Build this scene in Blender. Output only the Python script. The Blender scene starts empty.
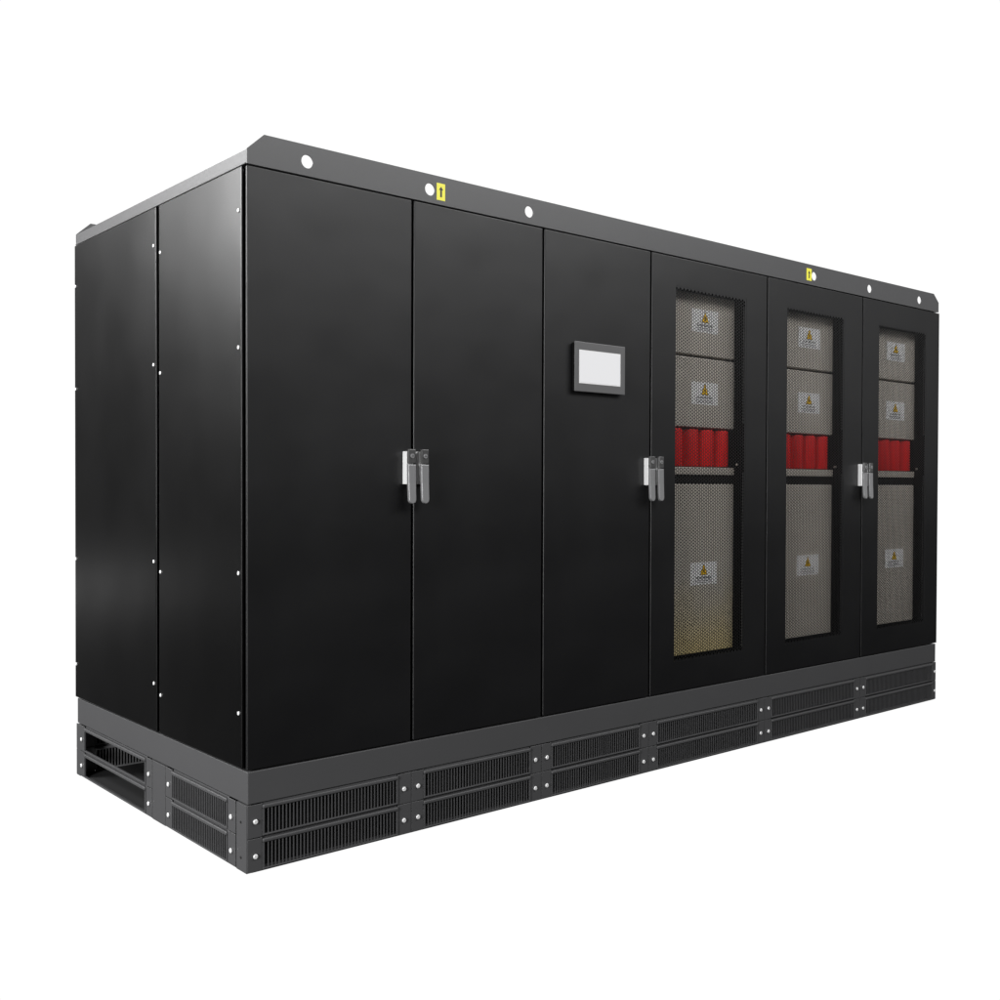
import bpy, bmesh, math, random
from mathutils import Vector, Matrix

random.seed(4)
SC = bpy.context.scene
COL = SC.collection

# ------------------------------------------------------------------ camera
cam_d = bpy.data.cameras.new('camera')
cam = bpy.data.objects.new('camera', cam_d)
COL.objects.link(cam)
YAW, PITCH, ROLL = 0.7061765, -0.0137356, 0.0033670
fwd = Vector((math.sin(YAW) * math.cos(PITCH), math.cos(YAW) * math.cos(PITCH), math.sin(PITCH)))
rt = Vector((math.cos(YAW), -math.sin(YAW), 0))
up = rt.cross(fwd)
r3 = rt * math.cos(ROLL) + up * math.sin(ROLL)
u3 = up * math.cos(ROLL) - rt * math.sin(ROLL)
M = Matrix((r3, u3, -fwd)).transposed().to_4x4()
M.translation = Vector((-1.659589, -3.231485, 1.293553))
cam.matrix_world = M
cam_d.sensor_width = 36
cam_d.lens = 36 * 1.0721194
cam_d.clip_end = 100
SC.camera = cam

# ------------------------------------------------------------------ studio surroundings
W_ = bpy.data.worlds.new('World')
SC.world = W_
W_.use_nodes = True
nt = W_.node_tree
nt.nodes.clear()
wo = nt.nodes.new('ShaderNodeOutputWorld')
bg = nt.nodes.new('ShaderNodeBackground')
tc = nt.nodes.new('ShaderNodeTexCoord')
dp = nt.nodes.new('ShaderNodeVectorMath'); dp.operation = 'DOT_PRODUCT'
AZ = math.radians(42)                       # world set white this way, dark elsewhere so panels don't mirror it
dp.inputs[1].default_value = (math.sin(AZ), math.cos(AZ), 0)
mr = nt.nodes.new('ShaderNodeMapRange'); mr.interpolation_type = 'SMOOTHSTEP'
mr.inputs['From Min'].default_value = 0.60
mr.inputs['From Max'].default_value = 0.77
mr.inputs['To Min'].default_value = 0.02
mr.inputs['To Max'].default_value = 1.03
hz = nt.nodes.new('ShaderNodeVectorMath'); hz.operation = 'MULTIPLY'; hz.inputs[1].default_value = (1, 1, 0)
nm = nt.nodes.new('ShaderNodeVectorMath'); nm.operation = 'NORMALIZE'
nt.links.new(tc.outputs['Generated'], hz.inputs[0])
nt.links.new(hz.outputs[0], nm.inputs[0])
nt.links.new(nm.outputs[0], dp.inputs[0])
nt.links.new(dp.outputs['Value'], mr.inputs['Value'])
nt.links.new(mr.outputs['Result'], bg.inputs['Strength'])
bg.inputs['Color'].default_value = (1, 1, 1, 1)
nt.links.new(bg.outputs[0], wo.inputs[0])


def area(name, loc, target, sx, sy, power, col=(1, 1, 1)):
    d = bpy.data.lights.new(name, 'AREA')
    d.shape = 'RECTANGLE'; d.size = sx; d.size_y = sy; d.energy = power; d.color = col
    o = bpy.data.objects.new(name, d); COL.objects.link(o)
    o.location = loc
    o.rotation_euler = (Vector(target) - Vector(loc)).to_track_quat('-Z', 'Y').to_euler()
    return o


area('softbox_over_side', (-4.3, 4.2, 4.4), (0, 0.5, 1.9), 3.0, 2.6, 570)
area('low_bounce_fill', (-1.7, 5.9, .42), (0, 1.3, .85), 1.0, .35, .8)  # added lamp, stands in for a floor reflection on the side panel
area('softbox_over_front', (4.2, -4.2, 5.5), (3.3, 0, 1.6), 7.5, 2.4, 405)
area('fill_camera_left', (-7.0, -2.8, 2.4), (1.0, 0, 1.0), 2.0, 2.4, 790)  # unseen fill, added to brighten the interiors and left-facing metal
area('fill_far_right', (9.0, -3.6, 2.6), (4, 0, 1.1), 2.0, 2.6, 14)  # weak unseen fill, added to lift the right-hand doors

SC.view_settings.view_transform = 'Standard'
SC.view_settings.look = 'None'
SC.view_settings.exposure = 0
SC.view_settings.gamma = 1
SC.view_settings.use_curve_mapping = False
SC.render.engine = 'CYCLES'
SC.cycles.use_denoising = True
SC.cycles.pixel_filter_type = 'BLACKMAN_HARRIS'
SC.cycles.filter_width = 1.5


# ------------------------------------------------------------------ materials
def mat(name, col, rough=.5, metal=0.0, spec=.5, bump=0.0, bscale=300, var=0.0, vscale=3.0, rvar=0.0, emit=0.0, wave=0.0):
    m = bpy.data.materials.new(name); m.use_nodes = True
    n = m.node_tree; b = n.nodes['Principled BSDF']
    b.inputs['Base Color'].default_value = (*col, 1)
    b.inputs['Roughness'].default_value = rough
    b.inputs['Metallic'].default_value = metal
    b.inputs['Specular IOR Level'].default_value = spec
    t = n.nodes.new('ShaderNodeTexCoord')
    if var:
        nz = n.nodes.new('ShaderNodeTexNoise'); nz.inputs['Scale'].default_value = vscale
        nz.inputs['Detail'].default_value = 6
        n.links.new(t.outputs['Object'], nz.inputs['Vector'])
        mx = n.nodes.new('ShaderNodeMix'); mx.data_type = 'RGBA'
        mx.inputs[6].default_value = (*[c * (1 - var) for c in col], 1)
        mx.inputs[7].default_value = (*[min(1, c * (1 + var)) for c in col], 1)
        n.links.new(nz.outputs['Fac'], mx.inputs[0])
        n.links.new(mx.outputs[2], b.inputs['Base Color'])
    if rvar:
        nz = n.nodes.new('ShaderNodeTexNoise'); nz.inputs['Scale'].default_value = 2.2
        nz.inputs['Detail'].default_value = 5
        n.links.new(t.outputs['Object'], nz.inputs['Vector'])
        r = n.nodes.new('ShaderNodeMapRange')
        r.inputs['From Min'].default_value = .3; r.inputs['From Max'].default_value = .7
        r.inputs['To Min'].default_value = rough - rvar; r.inputs['To Max'].default_value = rough + rvar
        n.links.new(nz.outputs['Fac'], r.inputs['Value'])
        n.links.new(r.outputs[0], b.inputs['Roughness'])
    if bump:
        nz = n.nodes.new('ShaderNodeTexNoise'); nz.inputs['Scale'].default_value = bscale
        nz.inputs['Detail'].default_value = 3
        n.links.new(t.outputs['Object'], nz.inputs['Vector'])
        bp = n.nodes.new('ShaderNodeBump'); bp.inputs['Strength'].default_value = bump
        bp.inputs['Distance'].default_value = .001
        n.links.new(nz.outputs['Fac'], bp.inputs['Height'])
        n.links.new(bp.outputs[0], b.inputs['Normal'])
        if wave:                                  # pressed sheet is never quite flat
            n2 = n.nodes.new('ShaderNodeTexNoise'); n2.inputs['Scale'].default_value = 2.6
            n2.inputs['Detail'].default_value = 1.5
            n.links.new(t.outputs['Object'], n2.inputs['Vector'])
            b2 = n.nodes.new('ShaderNodeBump'); b2.inputs['Strength'].default_value = 1.0
            b2.inputs['Distance'].default_value = wave
            n.links.new(n2.outputs['Fac'], b2.inputs['Height'])
            n.links.new(b2.outputs[0], bp.inputs['Normal'])
    if emit:
        b.inputs['Emission Color'].default_value = (*col, 1)
        b.inputs['Emission Strength'].default_value = emit
    return m


BLACK = mat('black_powder_coat', (.0030, .0030, .0035), .46, spec=.5, bump=.06, bscale=260, rvar=.04, wave=.006)
SATIN = mat('satin_black_side_paint', (.0015, .0015, .0016), .31, spec=.5, bump=.03, bscale=260, rvar=.02, wave=.002)
CORE = mat('black_rubber', (.004, .004, .004), .8, spec=.1)
INNER = mat('dark_inner_steel', (.006, .006, .006), .6, spec=.2)
GREY = mat('grey_powder_coat', (.066, .066, .068), .44, spec=.5, bump=.12, bscale=420, var=.05, vscale=5)
PFLOOR = mat('plinth_inner_steel', (.022, .022, .0225), .8, spec=.2)
STEEL = mat('zinc_screw', (.9, .9, .9), .3, metal=.25)
CHROME = mat('satin_chrome', (.80, .80, .80), .34, metal=.1)
CAST = mat('grey_cast_handle', (.30, .30, .305), .34, metal=.4, bump=.2, bscale=500)
CASTD = mat('dark_cast_handle', (.10, .10, .10), .35, metal=.4, bump=.3, bscale=500)
GALV = mat('galvanised_cover', (.66, .61, .54), .42, metal=.3, var=.2, vscale=3, rvar=.08)
COVER_YEL = mat('cover_yellow_at_foot', (.46, .425, .375), .5, metal=.1)
n = COVER_YEL.node_tree                                     # base colour turns yellow towards the foot of the sheet
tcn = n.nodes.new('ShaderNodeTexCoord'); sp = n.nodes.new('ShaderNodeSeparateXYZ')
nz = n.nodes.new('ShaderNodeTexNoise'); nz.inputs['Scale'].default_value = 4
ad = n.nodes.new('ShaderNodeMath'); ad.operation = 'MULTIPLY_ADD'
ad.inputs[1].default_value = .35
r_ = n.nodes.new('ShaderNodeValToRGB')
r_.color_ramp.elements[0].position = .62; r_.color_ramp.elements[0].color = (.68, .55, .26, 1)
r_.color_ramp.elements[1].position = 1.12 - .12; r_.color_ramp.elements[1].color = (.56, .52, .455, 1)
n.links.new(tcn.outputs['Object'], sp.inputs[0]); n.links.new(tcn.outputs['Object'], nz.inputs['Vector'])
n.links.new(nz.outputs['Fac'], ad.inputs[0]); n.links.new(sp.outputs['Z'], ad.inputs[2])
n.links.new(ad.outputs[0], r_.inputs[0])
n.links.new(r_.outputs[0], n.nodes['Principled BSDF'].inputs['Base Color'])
RED = mat('red_insulation', (.80, .008, .009), .5, spec=.3)
YEL = mat('yellow_vinyl', (.85, .80, .06), .4)
INK = mat('black_ink', (.012, .012, .012), .5)
WHITE = mat('white_label', (.95, .945, .94), .45)
ORNG = mat('warning_yellow', (.95, .58, .01), .45)
INKG = mat('grey_ink', (.16, .15, .17), .5)
FRAME = mat('touchscreen_bezel', (.115, .115, .117), .42, bump=.05)
LCD = mat('lit_display', (.13, .13, .132), .25, emit=5.2)
RIM = mat('display_rim', (.80, .80, .80), .4)


# ------------------------------------------------------------------ mesh helpers
class MB:
    def __init__(s, *mats):
        s.bm = bmesh.new(); s.mats = list(mats)

    def box(s, x0, x1, y0, y1, z0, z1, m=0, b=0.0, seg=2):
        t = bmesh.new()
        bmesh.ops.create_cube(t, size=1)
        for v in t.verts:
            v.co = Vector(((x0 + x1) / 2 + v.co.x * (x1 - x0), (y0 + y1) / 2 + v.co.y * (y1 - y0), (z0 + z1) / 2 + v.co.z * (z1 - z0)))
        if b:
            bmesh.ops.bevel(t, geom=t.edges[:], offset=b, segments=seg, profile=.5, affect='EDGES')
        s.merge(t, m)
        return s

    def merge(s, t, m=0, mtx=None):
        if mtx is not None:
            t.transform(mtx)
        vm = {v: s.bm.verts.new(v.co) for v in t.verts}
        for f in t.faces:
            nf = s.bm.faces.new([vm[v] for v in f.verts])
            nf.material_index = m
            nf.smooth = f.smooth
        t.free()

    def prism(s, pts, axis, a, b, m=0):
        """pts: outline in the plane across `axis`; a..b extent on it."""
        def P(p, h):
            if axis == 'y': return Vector((p[0], h, p[1]))
            if axis == 'x': return Vector((h, p[0], p[1]))
            return Vector((p[0], p[1], h))
        v0 = [s.bm.verts.new(P(p, a)) for p in pts]
        v1 = [s.bm.verts.new(P(p, b)) for p in pts]
        fs = [s.bm.faces.new(v0), s.bm.faces.new(v1[::-1])]
        n = len(pts)
        for i in range(n):
            fs.append(s.bm.faces.new((v0[i], v1[i], v1[(i + 1) % n], v0[(i + 1) % n])))
        for f in fs: f.material_index = m
        bmesh.ops.recalc_face_normals(s.bm, faces=fs)
        return s

    def cyl(s, c, axis, r, h, m=0, n=20, r2=None, smooth=True, cap=0.0):
        t = bmesh.new()
        bmesh.ops.create_cone(t, cap_ends=True, segments=n, radius1=r, radius2=r if r2 is None else r2, depth=h)
        if cap:
            e = [e for e in t.edges if abs(e.verts[0].co.z - e.verts[1].co.z) < 1e-6]
            bmesh.ops.bevel(t, geom=e, offset=cap, segments=3, profile=.5, affect='EDGES')
        for f in t.faces:
            f.smooth = smooth and len(f.verts) <= 4
        R = {'z': Matrix.Identity(4), 'y': Matrix.Rotation(math.pi / 2, 4, 'X'), 'x': Matrix.Rotation(-math.pi / 2, 4, 'Y')}[axis]
        s.merge(t, m, Matrix.Translation(c) @ R)
        return s

    def data(s, name):
        me = bpy.data.meshes.new(name)
        s.bm.to_mesh(me); s.bm.free()
        for m in s.mats: me.materials.append(m)
        return me


def obj(name, me, parent, loc=(0, 0, 0), rotz=0, label=None):
    if isinstance(me, MB): me = me.data(name)
    o = bpy.data.objects.new(name, me)
    COL.objects.link(o)
    o.parent = parent
    o.location = loc
    o.rotation_euler = (0, 0, rotz)
    if label: o['label'] = label
    return o


# ------------------------------------------------------------------ sizes (metres)
X = [0.0, .6706, 1.3275, 1.9855, 2.8575, 3.7425, 4.5960]     # door boundaries along the front
D, S = 1.622, .7175                                           # depth, seam between the two side panels
ZB, ZT = .344, 2.344                                          # door bottom and top
ZP = .2275                                                    # top of the vented plinth
WID = X[-1]

root = bpy.data.objects.new('electrical_cabinet', None)
COL.objects.link(root)
root['label'] = 'long row of black steel power cabinets with vented grey plinth, perforated doors and white touchscreen'
root['category'] = 'electrical cabinet'

# ------------------------------------------------------------------ carcass, band, roof
m = MB(INNER)
m.box(.014, X[3] - .004, .031, D - .010, ZB - .002, ZT + .003)                 # the three closed cabinets
m.box(X[3], WID - .014, .42, D - .010, ZB - .002, ZT + .003)                   # behind the three open ones
for i in (3, 4, 5):
    m.box(X[i] + (.0 if i == 3 else -.028), X[i] + .030, .031, .419, ZB - .002, ZT + .003)
m.box(WID - .045, WID - .014, .031, .419, ZB - .002, ZT + .003)
for i in (3, 4, 5):
    a, b = X[i] + .031, (X[i + 1] - .029 if i < 5 else WID - .046)
    m.box(a, b, .033, .418, ZT - .10, ZT + .002)
    m.box(a, b, .033, .418, ZB, ZB + .125)
obj('carcass', m, root)

m = MB(GREY)
m.box(.004, WID - .010, .002, D - .004, ZP + .0025, ZB - .005, b=.0025)
obj('base_band', m, root)

m = MB(GREY)
m.box(.010, WID - .012, .012, D - .012, ZT + .006, ZT + .022)
obj('roof', m, root)


def rail(y0, y1):
    t = bmesh.new()
    zb, z1, z2 = ZT + .006, 2.3985, 2.456
    out = [(.001, zb), (WID - .006, zb), (WID - .006, z1 + .01), (4.531, z2), (.064, z2), (.001, z1)]
    vs = [t.verts.new((p[0], 0, p[1])) for p in out]
    edges = [t.edges.new((vs[i], vs[(i + 1) % len(vs)])) for i in range(len(vs))]
    for hx in (.2270, .7500, 1.2490, 3.2680, 3.8110, 4.3600):
        ring = []
        for k in range(28):
            a = 2 * math.pi * k / 28
            ring.append(t.verts.new((hx + .0228 * math.cos(a), 0, 2.3990 + .0228 * math.sin(a))))
        edges += [t.edges.new((ring[i], ring[(i + 1) % 28])) for i in range(28)]
    bmesh.ops.triangle_fill(t, use_beauty=True, use_dissolve=False, edges=edges)
    g = bmesh.ops.extrude_face_region(t, geom=t.faces[:])
    for v in [e for e in g['geom'] if isinstance(e, bmesh.types.BMVert)]:
        v.co.y += (y1 - y0)
    for v in t.verts: v.co.y += y0
    bmesh.ops.recalc_face_normals(t, faces=t.faces[:])
    mb = MB(GREY); mb.merge(t)
    return mb


r_front = obj('lifting_rail', rail(.003, .0075), root)
obj('lifting_rail', rail(D - .0085, D - .004), root)

for side in (0, 1):
    m = MB(GREY)
    x0, x1 = (.0015, .006) if side == 0 else (WID - .0105, WID - .006)
    m.prism([(.0085, ZT + .008), (D - .0095, ZT + .008), (D - .0095, 2.397), (.0085, 2.397)], 'x', x0, x1)
    # the folded lower lip catches the light
    if side == 0:
        m.box(-.0030, .0013, .0085, D - .0095, ZT + .0052, ZT + .0096, b=.0018, seg=3)
    obj('side_cap', m, root)

for i, (a, b, c, d) in enumerate(((.7813, .8208, 2.3665, 2.4300), (3.197, 3.243, 2.3705, 2.4335))):
    m = MB(YEL, INK)
    m.box(a, b, .0022, .0029, c, d)
    cx, cz, h = (a + b) / 2, (c + d) / 2, .0195
    m.prism([(cx - .004, cz - h), (cx + .004, cz - h), (cx + .0035, cz + h * .35), (cx + .0095, cz + h * .35), (cx, cz + h),
             (cx - .0095, cz + h * .35), (cx - .0035, cz + h * .35)], 'y', .0014, .0021, 1)
    obj('arrow_sticker', m, r_front, label='yellow sticker with a black arrow pointing up')


# ------------------------------------------------------------------ doors
def slab(w, h):
    """door sheet, front face on y=0, folded edges."""
    m = MB(BLACK, CORE)
    m.box(0, w, 0, .012, 0, h, b=.0042, seg=4)
    m.box(.013, w - .013, .0122, .030, .010, h - .010, m=1)
    return m


WX0, WX1, WZ0, WZ1 = .168, .690, .140, 1.866                 # perforated window within a door
PX, PZ = .01299, .0150


def window_door(w, h):
    m = MB(BLACK, CORE)
    x0, x1, z0, z1 = WX0 - .004, WX1 + .004, WZ0 - .004, WZ1 + .004
    t = bmesh.new()

    def ring(xa, xb, za, zb, y): return [t.verts.new((xa, y, za)), t.verts.new((xb, y, za)), t.verts.new((xb, y, zb)), t.verts.new((xa, y, zb))]
    e = .0042
    rings = [ring(.003, w - .003, .003, h - .003, .007), ring(0, w, 0, h, .007), ring(0, w, 0, h, e)]
    for a in (22.5, 45, 67.5, 90):
        a = math.radians(a)
        q = e * (1 - math.cos(a)); y = e * (1 - math.sin(a))
        rings.append(ring(q, w - q, q, h - q, y))
    rings += [ring(x0, x1, z0, z1, 0), ring(x0, x1, z0, z1, .007), ring(.003, w - .003, .003, h - .003, .0072)]
    for A, B in zip(rings, rings[1:]):
        for i in range(4):
            t.faces.new((A[i], B[i], B[(i + 1) % 4], A[(i + 1) % 4]))
    bmesh.ops.recalc_face_normals(t, faces=t.faces[:])
    m.merge(t)
    for a, b, c, d in ((.013, x0 - .016, .010, h - .010), (x1 + .016, w - .013, .010, h - .010),
                       (x0 - .015, x1 + .015, .010, z0 - .012), (x0 - .015, x1 + .015, z1 + .012, h - .010)):
        m.box(a, b, .0075, .030, c, d, m=1)
    return m


def perforated():
    """hexagonally staggered round holes punched through a thin sheet."""
    nx = int(round((WX1 - WX0) / PX)); nz = int(round((WZ1 - WZ0) / PZ))
    R = PZ / math.sqrt(3); rh = .0064
    verts, faces, key = [], [], {}
    TH = .0012

    def V(x, y, z):
        k = (round(x * 1e5), round(y * 1e6), round(z * 1e5))
        if k not in key:
            key[k] = len(verts); verts.append((x, y, z))
        return key[k]
    for i in range(-1, nx + 1):
        for j in range(-1, nz + 1):
            cx = WX0 + (i + .5) * PX; cz = WZ0 + (j + .5 + (.5 if i % 2 else 0)) * PZ
            outer, inner = [], []
            for k in range(6):
                a = math.radians(60 * k); b = math.radians(60 * k + 60)
                p = (cx + R * math.cos(a), cz + R * math.sin(a)); q = (cx + R * math.cos(b), cz + R * math.sin(b))
                outer += [p, ((p[0] + q[0]) / 2, (p[1] + q[1]) / 2)]
                for aa in (60 * k, 60 * k + 30):
                    r = math.radians(aa); inner.append((cx + rh * math.cos(r), cz + rh * math.sin(r)))
            solid = i < 0 or j < 0 or i >= nx or j >= nz or (j == nz - 1 and i % 2)
            if solid:
                faces.append([V(p[0], 0, p[1]) for p in outer])
                continue
            for k in range(12):
                l = (k + 1) % 12
                o0, o1 = V(outer[k][0], 0, outer[k][1]), V(outer[l][0], 0, outer[l][1])
                i0, i1 = V(inner[k][0], 0, inner[k][1]), V(inner[l][0], 0, inner[l][1])
                b0, b1 = V(inner[k][0], TH, inner[k][1]), V(inner[l][0], TH, inner[l][1])
                p0, p1 = V(outer[k][0], TH, outer[k][1]), V(outer[l][0], TH, outer[l][1])
                faces += [(o0, o1, i1, i0), (i0, i1, b1, b0), (b0, b1, p1, p0)]
    me = bpy.data.meshes.new('mesh_panel')
    me.from_pydata(verts, [], faces)
    me.materials.append(BLACK)
    me.update()
    return me


PERF = perforated()


def handle_meshes():
    # base plate stands on the door, the lever folds down over it and hangs below
    b = MB(CHROME, CASTD, CAST)
    b.box(0, .031, -.0255, 0, 1.296, 1.417, b=.0018)
    b.box(.002, .034, -.0375, -.0257, 1.3725, 1.4245, m=1, b=.002)               # lock head
    b.cyl((.018, -.0385, 1.400), 'y', .0085, .004, m=2, n=18)
    b.box(.0125, .0235, -.0412, -.0407, 1.3985, 1.4010, m=1)
    l = MB(CAST)
    t = bmesh.new()
    # lever: tapering outline, rounded foot
    pts = [(.001, 1.3690), (.0355, 1.3690), (.0345, 1.300), (.0338, 1.240)]
    for k in range(1, 8):
        a = math.pi * k / 8
        pts.append((.0178 + .0160 * math.cos(a), 1.240 - .0150 * math.sin(a)))
    pts += [(.0020, 1.240), (.0012, 1.300)]
    v = [t.verts.new((p[0], 0, p[1])) for p in pts]
    f = t.faces.new(v)
    g = bmesh.ops.extrude_face_region(t, geom=[f])
    for q in [e for e in g['geom'] if isinstance(e, bmesh.types.BMVert)]:
        q.co.y -= .011
    bmesh.ops.recalc_face_normals(t, faces=t.faces[:])
    fr = [e for e in t.edges if abs(e.verts[0].co.y + .011) < 1e-6 and abs(e.verts[1].co.y + .011) < 1e-6]
    bmesh.ops.bevel(t, geom=fr, offset=.003, segments=3, profile=.5, affect='EDGES')
    for q in t.verts:                                                           # the free end stands a little further off
        q.co.y += -.0260 - .006 * max(0, (1.369 - q.co.z) / .145) ** 1.5
    l.merge(t)
    return b.data('handle_base'), l.data('handle_lever')


HB, HL = handle_meshes()
doors = []
G = .0055
for i in range(6):
    a = X[i] + (0 if i == 0 else G); b = X[i + 1] - (0 if i == 5 else G)
    w, h = b - a, ZT - ZB
    d = obj('door', (slab if i < 3 else window_door)(w, h), root, (a, 0, ZB),
            label='plain solid black door' if i in (0, 1) else 'solid black door with a touchscreen' if i == 2 else None)
    doors.append(d)
    if i >= 3:
        obj('mesh_panel', PERF, d, (X[i] - a, .0009, 0))


def handle(i, x):
    d = doors[i]
    obj('handle_base', HB, d, (x - d.location.x, 0, -ZB))
    obj('handle_lever', HL, d, (x - d.location.x, 0, -ZB))


for i, gx in ((0, X[1]), (2, X[3] + .001), (4, X[5] + .003)):
    handle(i, gx - .0455)
    handle(i + 1, gx + .0135)

m = MB(FRAME, CORE)
m.box(1.492, 1.790, -.0155, -.0002, 1.6925, 1.8935, m=1)
m.box(1.488, 1.7945, -.0205, -.0157, 1.6885, 1.8985, b=.003, seg=3)
ts = obj('touchscreen', m, root)
m = MB(RIM, LCD)
m.box(1.5125, 1.7640, -.0212, -.0207, 1.7235, 1.8640)
m.box(1.5165, 1.7600, -.0218, -.0214, 1.7275, 1.8600, m=1)
obj('display', m, ts)

# ------------------------------------------------------------------ side panels (left is what the photograph shows)
SCREW = MB(STEEL).cyl((0, 0, 0), 'x', .0068, .004, n=18, cap=.0016).data('screw')
SCREWF = MB(STEEL).cyl((0, 0, 0), 'y', .0086, .006, n=20, cap=.0028).data('screw')
for x0, x1, sx in ((-.004, .0005, -.0055), (WID - .0065, WID - .002, WID - .0005)):
    for y0, y1 in ((.031, .7040), (.7310, D + .001)):
        m = MB(SATIN, CORE)
        m.box(x0, x1 + .006 * (sx < 0), y0, y1, ZB + .001, ZT + .004 * (sx < 0), b=.0045, seg=4)
        m.box(min(x1 + .0062, .0067) if sx < 0 else x0 - .010, (.0135 if sx < 0 else x0 - .0002), y0 + .010, y1 - .012, ZB + .008, ZT - .008, m=1)
        p = obj('side_panel', m, root)
        for z in (2.185, 1.731, .979, .511):
            obj('screw', SCREW, p, (sx, y0 + .0195, z + .018))
            obj('screw', SCREW, p, (sx, y1 - .0165, z - .018))

# back of the row: plain black panels
for i in range(6):
    m = MB(BLACK)
    m.box(X[i] + .006, X[i + 1] - .006, D - .0095, D - .0055, ZB + .004, ZT, b=.0015)
    obj('back_panel', m, root)

# ------------------------------------------------------------------ plinth
m = MB(GREY, PFLOOR, CORE)
z1 = ZP - .0005
for x in X[1:-1]:
    m.box(x - .028, x + .028, .0035, .040, .001, z1, m=0)
for xa, xb, sgn in ((.0, .018, 0), (WID - .024, WID - .006, 1)):                # corner posts and the flat between the side vents
    m.box(xa, xb, .0035, .0775, .0, z1, b=.0015)
    m.box(xa, xb, .6585, .7795, .0, z1, b=.0015)
    m.box(xa, xb, D - .050, D - .006, .0, z1 - .001)
m.box(.0185, WID - .0245, .0030, .0395, .0003, .0046)
for xa, xb in ((.003, .0185), (WID - .0245, WID - .009)):
    m.box(xa, xb, .0780, .6580, .0003, .0046)
    m.box(xa, xb, .7800, D - .0505, .0003, .0046)                            # bottom flange at the front
m.box(.0190, WID - .0250, .0400, D - .020, .0005, .0052, m=1)                     # floor of the plinth
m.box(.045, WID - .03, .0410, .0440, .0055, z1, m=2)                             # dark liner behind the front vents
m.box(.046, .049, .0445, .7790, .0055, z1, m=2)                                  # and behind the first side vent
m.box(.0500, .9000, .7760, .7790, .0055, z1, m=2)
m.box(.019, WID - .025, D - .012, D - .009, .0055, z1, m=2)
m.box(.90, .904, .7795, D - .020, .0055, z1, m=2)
plinth = obj('plinth_frame', m, root)
for z in (.1652, .0462):
    o = obj('bolt_hole', MB(INK).cyl((0, 0, 0), 'x', .0048, .0016, n=14), plinth, (-.0008, .0432, z))


def grille(w, la=.0635, lb=.0690, bars=True, pitch=.01365, mt=None):
    H = .1120
    m = MB(mt or GREY)
    ca, cb = la - .007, w - lb + .007                # raised centre
    m.box(.0015, ca - .0002, 0, .003, .001, H, b=.0008, seg=1)
    m.box(cb + .0002, w - .0015, 0, .003, .001, H, b=.0008, seg=1)
    m.box(ca, cb, -.0065, .006, .0945, H - .004, b=.0042, seg=3)
    m.box(ca, cb, -.0035, .006, .0035, .0098, b=.0018, seg=2)
    m.box(ca, cb, .0064, .0090, H - .0090, H + .0005)
    m.box(ca, la - .0002, -.0032, .003, .0100, .0943)
    m.box(w - lb + .0002, cb, -.0032, .003, .0100, .0943)
    if bars:
        n = int(round((w - la - lb) / pitch)); p = (w - la - lb) / n
        for k in range(1, n):
            x = la + k * p
            m.box(x - .0021, x + .0021, -.0028, -.0008, .0096, .0947)
    return m.data('vent_grille')


gm = {}
for i in range(6):
    xa, xb = X[i] - (.0015 if i else -.001), X[i + 1] - (.0015 if i < 5 else .006)
    if i == 0: la = .0625
    else: la = .0625
    w = xb - xa
    k = round(w, 3)
    if k not in gm: gm[k] = grille(w, la, .0690 if i < 5 else .055)
    for row in (0, 1):
        g = obj('vent_grille', gm[k], root, (xa, .0002, .0012 + row * .1138))
        zc = .0530 + .0 if row == 0 else .0555
        obj('screw', SCREWF, g, (.0290, -.003, zc))
        obj('screw', SCREWF, g, (w - (.0350 if i < 5 else .018), -.003, zc))
# side vents: rotated so that they face left
gB = grille(.5745, .0670, .0660, pitch=.0140)
gA = grille(.8390, .1090, .0670, bars=False)
for nm, me, y1, w, sa, sb in (('b', gB, .6560, .5745, .0310, .0300), ('a', gA, 1.6205, .8390, .0700, .0290)):
    for row in (0, 1):
        g = obj('vent_grille', me, root, (-.0002, y1, .0012 + row * .1138), -math.pi / 2,
                label='open vent frame without slats' if nm == 'a' else None)
        obj('screw', SCREWF, g, (sa, -.003, .0505 if row == 0 else .0520))
        obj('screw', SCREWF, g, (w - sb, -.003, .0505 if row == 0 else .0520))
# right end
for y0, w in ((.080, .5745), (.782, .5745)):
    for row in (0, 1):
        obj('vent_grille', gB, root, (WID - .0055, y0, .0012 + row * .1138), math.pi / 2)
# rear vents, seen from inside through the open side vent
for i in range(6):
    k = round(X[i + 1] - X[i] - (.0025 if i == 0 else 0 if i < 5 else .0045), 3)
    w = X[i + 1] - X[i] - .004
    key = grille(w, mt=CAST)  # paler metal than the other vents, standing in for light on the slats
    for row in (0, 1):
        obj('vent_grille', key, root, (X[i] + .020 if i == 0 else X[i] + .002, D - .019, .0012 + row * .1138))


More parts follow.
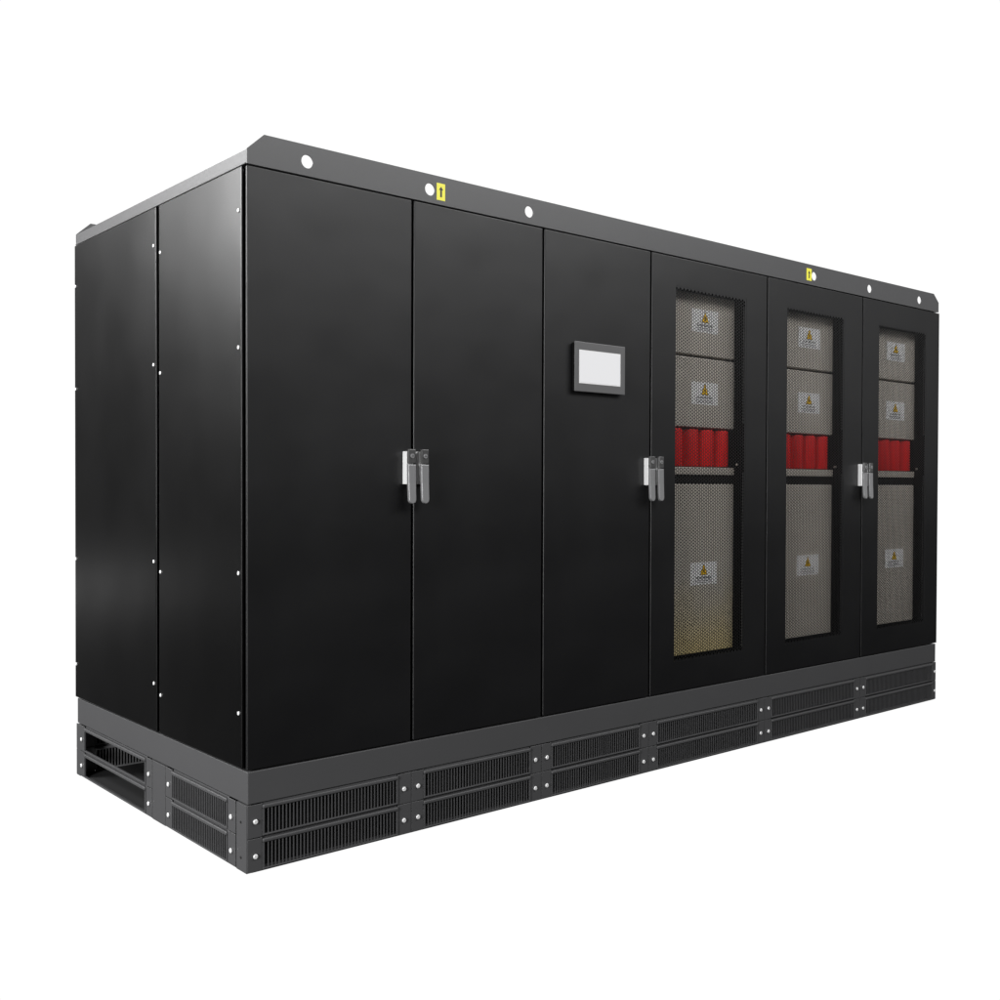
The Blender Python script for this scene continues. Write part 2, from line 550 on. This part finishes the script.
# ------------------------------------------------------------------ what stands behind the perforated windows
def warning_label():
    m = MB(WHITE, INK, ORNG, INKG)
    m.box(-.101, .101, 0, .0008, -.054, .054)
    t = .026; cz = .018
    m.prism([(-t - .003, cz - .0255), (t + .003, cz - .0255), (0, cz + .029)], 'y', -.0006, -.0002, 1)
    m.prism([(-t + .001, cz - .023), (t - .001, cz - .023), (0, cz + .024)], 'y', -.0012, -.0008, 2)
    m.prism([(.002, cz + .008), (-.006, cz - .007), (-.001, cz - .006), (-.003, cz - .019), (.006, cz - .003), (.001, cz - .004)], 'y', -.0018, -.0014, 1)
    rnd = random.Random(7)
    for z, hh, n, x0, x1, mi in ((-.020, .0095, 9, -.060, .060, 1), (-.034, .0045, 16, -.066, .066, 3), (-.043, .0035, 18, -.060, .058, 3)):
        x = x0
        step = (x1 - x0) / n
        for k in range(n):
            wd = step * rnd.uniform(.5, .85)
            m.box(x, x + wd, -.0006, -.0002, z - hh / 2, z + hh / 2, m=mi)
            if hh > .008:
                m.box(x + wd * .3, x + wd * .6, -.0010, -.0007, z - hh * .2, z + hh * .15, m=0)
            x += step
    return m.data('warning_label')


WL = warning_label()
for i in (3, 4, 5):
    L = X[i] - .0
    r = L + .684 if i < 5 else L + .676
    l = L + .070
    for za, zb, lz, ex in ((1.9180, 2.2100, 2.0835, 0), (1.5730, 1.9060, 1.7380, 0), (.4920, 1.3030, .8720, 0)):
        m = MB(COVER_YEL if i == 3 and lz < 1 else GALV)
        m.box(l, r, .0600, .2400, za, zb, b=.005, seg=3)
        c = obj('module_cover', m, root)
        obj('warning_label', WL, c, (L + .4535, .0588, lz))
    m = MB(RED, CORE)
    for k in range(5):
        x = r - .007 - .1160 * (k + .5)
        m.cyl((x, .1160, 1.4765), 'z', .0560, .178, n=40, cap=.006)
    obj('capacitor_row', m, root)
    m = MB(GALV)
    m.box(l, r, .0560, .2400, 1.3470, 1.3830, b=.003)
    m.cyl((r + .010, .050, 1.400), 'y', .006, .010, n=12)
    obj('mounting_shelf', m, root)
    m = MB(CORE)
    m.box(l, r, .0660, .2300, 1.3040, 1.3460)
    obj('cross_bar', m, root)
    m = MB(FRAME)
    for za, zb in ((.500, 1.360), (1.600, 2.170)):
        m.box(L + .690, L + .706, .0100, .0120, za, zb)
    obj('hinge_strip', m, root)
